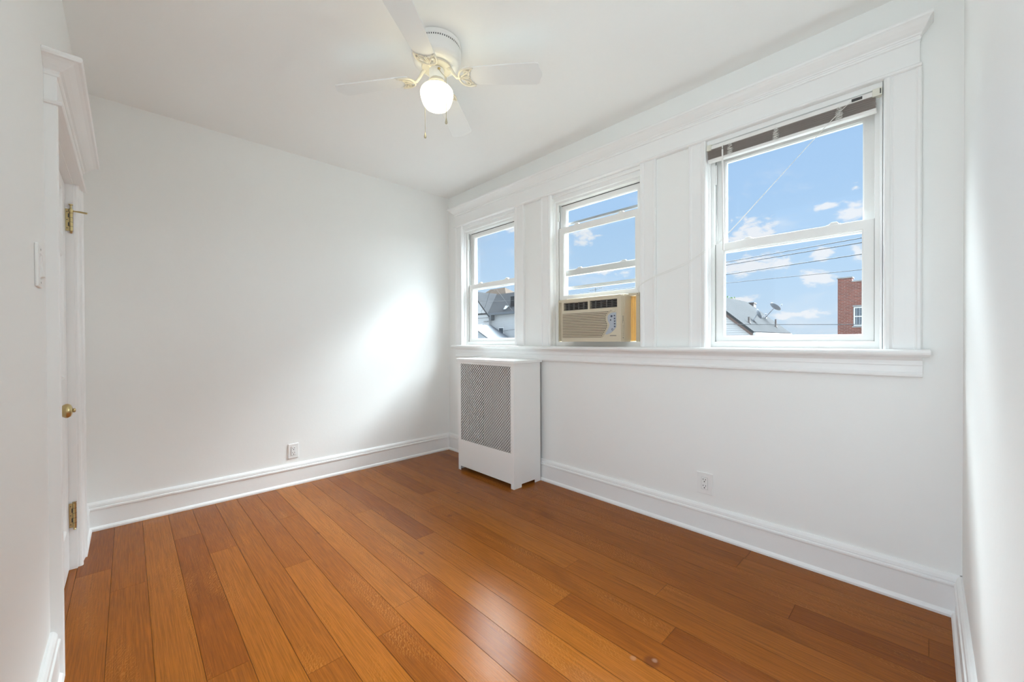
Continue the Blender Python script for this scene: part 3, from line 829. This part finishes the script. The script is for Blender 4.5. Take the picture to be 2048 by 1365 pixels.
def door_trim():
    y = -D
    jm = MB()
    jm.box((.500, y - .15, 0), (DX0 - .001, y + .004, DH + .016)); jm.box((DX1 + .001, y - .15, 0), (1.352, y + .004, DH + .016)); jm.box((.500, y - .15, DH), (1.352, y + .004, DH + .016))
    jm.box((DX0 - .001, y - .15, 0), (DX0 + .012, y - .071, DH)); jm.box((DX1 - .012, y - .15, 0), (DX1 + .001, y - .071, DH))
    struct(jm.build('trim_10', TRIM), 'white door jamb lining around the door', 'trim')
    def cas(a, b, s, nm, label):
        w = b - a
        pts = [(0, 0), (0, .028), (.004, .031), (.014, .031), (.018, .024), (w * .5, .020), (w - .028, .020), (w - .022, .022), (w - .010, .022), (w - .003, .018), (w, .012), (w, 0)]
        mb = MB(); P = [(a + u if s > 0 else b - u, y + d) for u, d in pts]
        mb.loft([[(p, q, 0) for p, q in P], [(p, q, 1.914) for p, q in P]])
        struct(mb.build(nm, TRIM), label, 'trim')
    cas(.388, .508, 1, 'trim_11', 'white door casing on the hinge side')
    cas(1.344, 1.452, -1, 'trim_12', 'white door casing beside the light switch')
    mb = MB()
    def ring(prof, k=.75):
        rings = []
        for d, z in prof:
            o = max(0, d - prof[0][0]) * k
            rings.append([(.388 - o, y, z), (.388 - o, y + d, z), (1.452 + o, y + d, z), (1.452 + o, y, z)])
        mb.loft(rings)
    ring([(.030, 1.912), (.040, 1.913), (.044, 1.919), (.040, 1.925), (.030, 1.927)])
    mb.box((.388, y, 1.925), (1.452, y + .030, 2.018))
    ring([(.032, 2.006), (.036, 2.008), (.038, 2.016), (.034, 2.019), (.036, 2.024), (.044, 2.027), (.056, 2.037), (.070, 2.051), (.080, 2.058), (.088, 2.060), (.092, 2.067), (.090, 2.076), (.082, 2.080)])
    struct(mb.build('trim_13', TRIM, bevel=.001), 'white crown moulded header above the door', 'trim')
door_trim()

# ------------------------------------------------------------------ outside: houses, wires, dishes
def siding_mat(name, col, pitch, dark=.55):
    m = bpy.data.materials.new(name); m.use_nodes = True
    t = NT(m.node_tree); p = t.n['Principled BSDF']
    co = t.add('ShaderNodeTexCoord').outputs['Object']
    sp = t.add('ShaderNodeSeparateXYZ'); t.l.new(co, sp.inputs[0])
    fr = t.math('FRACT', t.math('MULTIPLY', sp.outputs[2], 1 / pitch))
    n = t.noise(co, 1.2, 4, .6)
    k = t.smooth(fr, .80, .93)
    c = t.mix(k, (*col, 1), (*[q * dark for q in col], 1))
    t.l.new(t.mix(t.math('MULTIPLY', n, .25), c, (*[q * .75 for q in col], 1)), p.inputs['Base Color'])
    p.inputs['Roughness'].default_value = .6
    b = t.add('ShaderNodeBump'); b.inputs['Distance'].default_value = .03; b.inputs['Strength'].default_value = .8
    t.l.new(t.math('SUBTRACT', 1.0, fr), b.inputs['Height']); t.l.new(b.outputs[0], p.inputs['Normal'])
    return m
def brick_mat():
    m = bpy.data.materials.new('red brick masonry'); m.use_nodes = True
    t = NT(m.node_tree); p = t.n['Principled BSDF']
    co = t.add('ShaderNodeTexCoord').outputs['Object']
    sp = t.add('ShaderNodeSeparateXYZ'); t.l.new(co, sp.inputs[0])
    cb = t.add('ShaderNodeCombineXYZ'); t.l.new(t.math('ADD', sp.outputs[0], sp.outputs[1]), cb.inputs[0]); t.l.new(sp.outputs[2], cb.inputs[1])
    b = t.add('ShaderNodeTexBrick'); t.l.new(cb.outputs[0], b.inputs['Vector'])
    b.inputs['Scale'].default_value = 1.0; b.inputs['Brick Width'].default_value = .215; b.inputs['Row Height'].default_value = .0765
    b.inputs['Mortar Size'].default_value = .0075; b.inputs['Mortar Smooth'].default_value = .2
    b.inputs['Color1'].default_value = (.17, .042, .026, 1); b.inputs['Color2'].default_value = (.105, .028, .020, 1); b.inputs['Mortar'].default_value = (.27, .215, .185, 1)
    n = t.noise(co, 2.5, 4, .6)
    t.l.new(t.mix(t.math('MULTIPLY', t.smooth(n, .35, .7), .55), b.outputs[0], (.135, .048, .032, 1)), p.inputs['Base Color'])
    p.inputs['Roughness'].default_value = .85
    return m
SIDE = siding_mat('white clapboard siding', (.42, .42, .43), .155)
SIDE2 = siding_mat('pale vinyl siding', (.42, .415, .42), .125, .6)
SIDE3 = siding_mat('blue grey siding', (.25, .275, .30), .14, .75)
BRICK = brick_mat()
ROOF = mat('grey asphalt shingle roof', (.030, .031, .034), .95, spec=.0, var=.35, vscale=1.5, bump=.2, bscale=9)
ROOF2 = mat('light grey asphalt roof', (.050, .051, .053), .95, spec=.0, var=.15, vscale=.8, bump=.15, bscale=9)
TAN = mat('tan shingle roof', (.066, .052, .043), .9, spec=.0, var=.15)
RAKE = mat('dark brown rake board', (.10, .065, .055), .7)
GUT = mat('white gutter', (.58, .58, .58), .5)
EAVE = mat('dark slate gutter', (.06, .07, .085), .6)
COPE = mat('grey coping stone', (.22, .22, .22), .8)
WGL = mat('dark house window glass', (.06, .075, .095), .15)
WFR = mat('white house window frame', (.62, .62, .62), .5)
DISH = mat('grey satellite dish', (.22, .235, .26), .45)
WIREM = mat('black cable', (.009, .010, .013), .6)
WIREG = mat('grey weathered cable', (.014, .0155, .019), .6)
POLE = mat('weathered timber pole', (.20, .15, .11), .9)
LEAF = mat('green leaves', (.10, .17, .05), .8, var=.4, vscale=4)
CHIM = mat('dark chimney masonry', (.13, .115, .11), .9)
GRASS = mat('dull ground', (.16, .16, .15), .95, var=.2, vscale=.3)
GZ = -5.0
struct(MB().box((-110, -25, GZ - .3), (60, 110, GZ)).build('ground', GRASS), 'grey ground between the houses outside', 'ground')

def house_window(parent, x0, x1, z0, z1, y, fr=.07, bars=0):
    f = MB(); f.plate([x0, x1], [z0, z1], [(x0 + fr, x1 - fr, z0 + fr, (z0 + z1) / 2 - fr * .4), (x0 + fr, x1 - fr, (z0 + z1) / 2 + fr * .4, z1 - fr)], XZ, y - .05, y + .02)
    fo = f.build('window', WFR, parent)
    MB().box((x0 + fr * .5, y - .02, z0 + fr * .5), (x1 - fr * .5, y + .0, z1 - fr * .5)).build('pane', WGL, fo)
    if bars:
        b = MB()
        for i in range(bars):
            x = x0 + fr + (x1 - x0 - 2 * fr) * (i + .5) / bars
            b.box((x - .009, y - .045, z0 + fr), (x + .009, y - .030, z1 - fr))
        b.build('window_guard', BARM, fo)
BARM = mat('grey iron bar', (.24, .27, .31), .5)

def white_house():
    root = thing('house', (-33, 33, GZ), 'white clapboard house with a dark grey roof behind the window nearest the plain wall', 'house')
    w = MB(); w.box((-33.92, 30, GZ), (-27.4, 37, 4.42)); w.build('wall', SIDE, root)
    g = MB(); g.prism([(-40.1, GZ), (-33.88, GZ), (-33.88, 4.28), (-36.99, 7.25), (-40.1, 4.28)], XZ, 29.55, 33.5); g.build('gable_wall', SIDE, root)
    r = MB()
    r.prism([(29.45, 4.45), (33.5, 7.30), (37.5, 4.45), (37.5, 4.33), (33.5, 7.14), (29.45, 4.30)], lambda u, v, h: (h, u, v), -37.0, -27.1)
    r.build('roof', ROOF, root)
    r = MB(); r.prism([(-40.5, 4.02), (-36.99, 7.40), (-33.55, 4.06), (-33.72, 3.98), (-36.99, 7.18), (-40.3, 3.94)], XZ, 29.35, 33.6); r.build('roof', ROOF, root)
    e = MB(); e.box((-33.70, 29.30, 4.16), (-27.1, 29.50, 4.44)); e.build('gutter', EAVE, root)
    d = MB(); d.prism([(-33.72, 4.16), (-33.30, 4.16), (-33.32, 3.62), (-33.46, 3.56)], XZ, 29.40, 29.98); d.build('eave_bracket', EAVE, root)
    v = MB(); v.prism([(-31.75, 4.80), (-31.30, 4.82), (-31.33, 5.25)], XZ, 29.98, 30.6); v.build('roof_vent', GUT, root)
    c = MB(); c.box((-31.1, 30.6, 4.9), (-30.0, 31.6, 6.35)); c.build('dormer', ROOF, root)
    house_window(root, -35.34, -34.56, 1.66, 3.20, 29.54)
    house_window(root, -32.55, -31.66, 1.28, 2.66, 29.99)
    s = MB(); s.box((-36.9, 29.46, 3.86), (-33.9, 29.56, 3.96)); s.box((-34.7, 29.40, 3.42), (-33.95, 29.55, 3.52)); s.build('band_board', COPE, root)
white_house()
def tan_house():
    root = thing('house', (-52, 48, GZ), 'house with a tan hipped roof showing above the dark grey roof', 'house')
    MB().box((-59, 44, GZ), (-46, 54, 7.0)).build('wall', SIDE2, root)
    r = MB(); n = len(r.v)
    r.v += [(-59.5, 43.5, 6.9), (-45.3, 43.5, 6.9), (-45.3, 54.5, 6.9), (-59.5, 54.5, 6.9), (-55.5, 48.5, 11.0), (-51.4, 48.5, 11.0)]
    for f in ((0, 1, 5, 4), (1, 2, 5), (2, 3, 4, 5), (3, 0, 4), (3, 2, 1, 0)): r.face(f)
    r.build('roof', TAN, root)
tan_house()
def garage():
    root = thing('garage', (-32.5, 27, GZ), 'blue grey gabled garage at the bottom corner of the window nearest the plain wall', 'garage')
    MB().prism([(-36.5, GZ), (-29.2, GZ), (-29.2, 1.10), (-32.85, 2.85), (-36.5, 1.10)], XZ, 26.0, 28.9).build('wall', SIDE3, root)
    r = MB(); r.prism([(-36.9, .98), (-32.85, 2.97), (-28.8, .99), (-28.9, .86), (-32.85, 2.80), (-36.8, .85)], XZ, 25.8, 29.0); r.build('roof', EAVE, root)
garage()
def gable_house():
    root = thing('house', (-5.75, 26, GZ), 'pale sided house whose light grey roof carries two satellite dishes', 'house')
    MB().prism([(-8.25, GZ), (-3.25, GZ), (-3.25, 1.50), (-5.75, 3.66), (-8.25, 1.50)], XZ, 22.12, 30.2).build('wall', SIDE2, root)
    r = MB(); r.prism([(-8.45, 1.54), (-5.75, 3.87), (-3.05, 1.54), (-3.12, 1.44), (-5.75, 3.71), (-8.38, 1.44)], XZ, 21.96, 30.35); r.build('roof', ROOF2, root)
    k = MB()
    for s in (1, -1):
        k.prism([(-5.75, 3.74), (-5.75 + s * 2.62, 1.475), (-5.75 + s * 2.62, 1.27), (-5.75, 3.53)], XZ, 21.98, 22.04)
    k.build('rake_board', RAKE, root)
    g = MB(); g.box((-3.12, 22.05, 1.36), (-2.98, 30.3, 1.49)); g.prism([(-3.10, 1.36), (-3.25, 1.16), (-3.18, 1.12), (-3.0, 1.30)], XZ, 22.1, 22.25)
    g.build('gutter', GUT, root)
    c = MB(); c.box((-5.98, 30.36, GZ), (-5.32, 31.0, 3.72)); c.box((-6.02, 30.34, 3.72), (-5.28, 31.04, 3.80)); c.build('chimney', CHIM, root)
    for (x, y, h, rr) in ((-3.66, 23.3, .36, .06), (-3.50, 28.4, .52, .055)):
        z = 3.87 - .863 * (x + 5.75)
        v = MB(); v.lathe([(rr * 1.9, -.02), (rr, .14), (rr, h), (rr * .8, h)], (x, y, z - .02), 12); v.build('vent_pipe', CHIM, root)
gable_house()
def dish(base, center, aim, rw, rh, label):
    root = thing('satellite_dish', base, label, 'satellite dish')
    base, center = Vector(base), Vector(center); aim = Vector(aim).normalized()
    u = aim.cross(Vector((0, 0, 1))).normalized(); v = u.cross(aim)
    rings = []
    for off in (0, .018):
        for k in range(1, 7) if not off else range(6, 0, -1):
            f = k / 6
            rings.append([center + u * (rw * f * math.cos(a)) + v * (rh * f * math.sin(a)) + aim * (.10 * f * f - off) for a in [q * math.pi / 14 for q in range(28)]])
    d = MB(); d.loft(rings); d.build('reflector', DISH, root, smooth=True)
    m = MB(); back = center - aim * .05
    mid = Vector((back.x - (back.x - base.x) * .25, back.y, (back.z * .7 + base.z * .3)))
    m.tube([base, mid, back, center], .030, 8); m.box(tuple(base + Vector((-.10, -.10, -.04))), tuple(base + Vector((.10, .10, .03)))); m.build('mast', DISH, root)
    a = MB(); tip = center + aim * .42 - v * rh * .55; a.tube([center - v * rh * .92 + aim * .08, tip], .018, 6); a.lathe([(.01, -.05), (.045, -.04), (.05, .04), (.01, .05)], tuple(tip), 10); a.build('feed_arm', DISH, root)
dish((-3.89, 24.9, 2.26), (-3.675, 25.0, 2.62), (.80, .45, .35), .30, .31, 'satellite dish low on the light grey roof, seen nearly edge on')
dish((-4.25, 28.9, 2.56), (-3.62, 28.6, 3.22), (.42, .35, .55), .40, .36, 'satellite dish held up on a bent mast above the light grey roof ridge')

def brick_building():
    root = thing('brick_building', (3.0, 27, GZ), 'red brick building with a stepped parapet and a barred window', 'building')
    w = MB(); w.plate([.23, 8], [GZ, 4.0], [(.84, 1.94, 1.76, 2.735)], XZ, 24, 24.3); w.box((.23, 24.3, GZ), (8, 32, 4.0)); w.box((.23, 24, 4.0), (.785, 24.6, 4.215))
    w.build('wall', BRICK, root)
    c = MB(); c.box((.19, 23.96, 4.215), (.82, 24.64, 4.27)); c.box((.785, 23.96, 4.0), (8.04, 24.4, 4.055)); c.build('coping', COPE, root)
    house_window(root, .85, 1.93, 1.77, 2.725, 24.10, .055, 8)
    s = MB(); s.box((.80, 23.95, 1.70), (1.98, 24.1, 1.76)); s.build('window_sill', COPE, root)
    MB().box((.82, 23.98, 2.735), (1.96, 24.02, 2.80)).build('window_lintel', COPE, root)
brick_building()

def pole():
    root = thing('utility_pole', (-3.30, 12.66, GZ), 'timber utility pole outside, behind the wall between the air conditioner window and the blind window', 'utility pole')
    MB().lathe([(.16, 0), (.11, 9.4)], (-3.30, 12.66, GZ), 14).build('post', POLE, root, smooth=True)
    for z in (3.74, 3.62, 3.30, 3.04): MB().lathe([(.03, -.03), (.05, 0), (.03, .03)], (-3.30, 12.53, z - .02), 10).build('insulator', PLATE, root)
pole()
def wire(name, pts, r, label, m, group=None):
    mb = MB(); mb.tube(pts, r, 6)
    tag(mb.build(name, m, smooth=True), label, 'cable', group)
def span(zl, zr, left=None):
    L, R = Vector((-1.19, 12, zl)), Vector((2.33, 11, zr)); d = R - L
    pts = [L - d * .6012] if left is None else left
    return pts + [L, L + d * .5, R, L + d * 2, L + d * 4.5]
wire('power_line', span(3.704, 3.681), .011, 'topmost dark cable crossing the sky behind the lower sash of the blind window', WIREM)
wire('power_line', span(3.604, 3.563), .012, 'second cable from the top behind the lower sash of the blind window', WIREM)
wire('power_line', span(3.288, 3.271, [Vector((-36.9, 29.4, 5.95)), Vector((-32.782, 27.4, 5.64)), Vector((-26.739, 27, 5.327)), Vector((-13.015, 18.57, 4.119)), Vector((-5.718, 14.09, 3.489)), Vector((-3.3, 12.6, 3.285))]), .012, 'third cable from the top, running on past the air conditioner window to the dark roof', WIREM)
wire('power_line', span(3.002, 2.875), .008, 'lowest grey cable above the brick building', WIREG)
wire('power_line', [(-12, 18, 2.05), (-3.109, 18, 1.836), (-1.054, 18, 1.758), (.942, 18, 1.695), (9, 18, 1.5)], .012, 'faint cable low over the pale sided house roof', WIREG)
wire('wall_cable', [(-36.2, 29.50, 2.30), (-33.86, 29.48, 2.09), (-33.3, 29.80, 2.11), (-29.22, 29.93, 2.415), (-27.8, 29.95, 2.5)], .016, 'thin cable strung along the white clapboard wall under its eave', WIREG)
wire('cable_loop', smooth_path([(-34.9, 29.5, 4.35), (-33.918, 28.4, 4.646), (-32.789, 28, 5.036), (-32.383, 28, 5.719), (-31.981, 28, 6.585), (-31.686, 28, 6.814), (-31.012, 28, 6.816), (-30.261, 28, 6.529), (-29.4, 29.3, 4.44)]), .014, 'looped dark service cable in front of the dark grey roof', WIREM)
def antenna():
    root = thing('tv_antenna', (-17.30, 28, GZ), 'thin roof antenna seen above the air conditioner', 'antenna')
    MB().tube([(-17.30, 28, GZ), (-17.30, 28, 5.80)], .022, 8).build('mast', WIREG, root)
    b = MB(); b.tube([(-18.1, 28.3, 5.66), (-16.4, 27.7, 5.74)], .014, 6)
    for f in (.1, .3, .5, .7, .9):
        x = -18.1 + 1.7 * f; y = 28.3 - .6 * f; z = 5.66 + .08 * f
        b.tube([(x - .14, y - .35, z), (x + .14, y + .35, z)], .010, 6)
    b.build('boom', WIREG, root)
antenna()
def treetop():
    root = thing('tree', (-9.9, 40, GZ), 'green treetop just showing over the ridge of the pale sided house', 'tree')
    MB().tube([(-9.9, 40, GZ), (-9.9, 40, 2), (-9.8, 40, 4.3)], [.25, .18, .06], 8).build('trunk', POLE, root, smooth=True)
    rnd = random.Random(9); f = MB()
    for i in range(420):
        a, b, q = rnd.uniform(0, 6.283), rnd.uniform(-1, 1), rnd.random() ** .4
        c = Vector((-10.1 + 1.1 * q * math.cos(a) * math.sqrt(1 - b * b), 40 + 1.3 * q * math.sin(a) * math.sqrt(1 - b * b), 4.1 + 1.25 * q * b))
        u = Vector((rnd.uniform(-1, 1), rnd.uniform(-1, 1), rnd.uniform(-1, 1))).normalized(); v = u.orthogonal().normalized()
        n = len(f.v); f.v += [tuple(c + u * .12), tuple(c + v * .06), tuple(c - u * .12), tuple(c - v * .06)]; f.face((n, n + 1, n + 2, n + 3))
    o = f.build('foliage', LEAF, root, weld=False)
treetop()
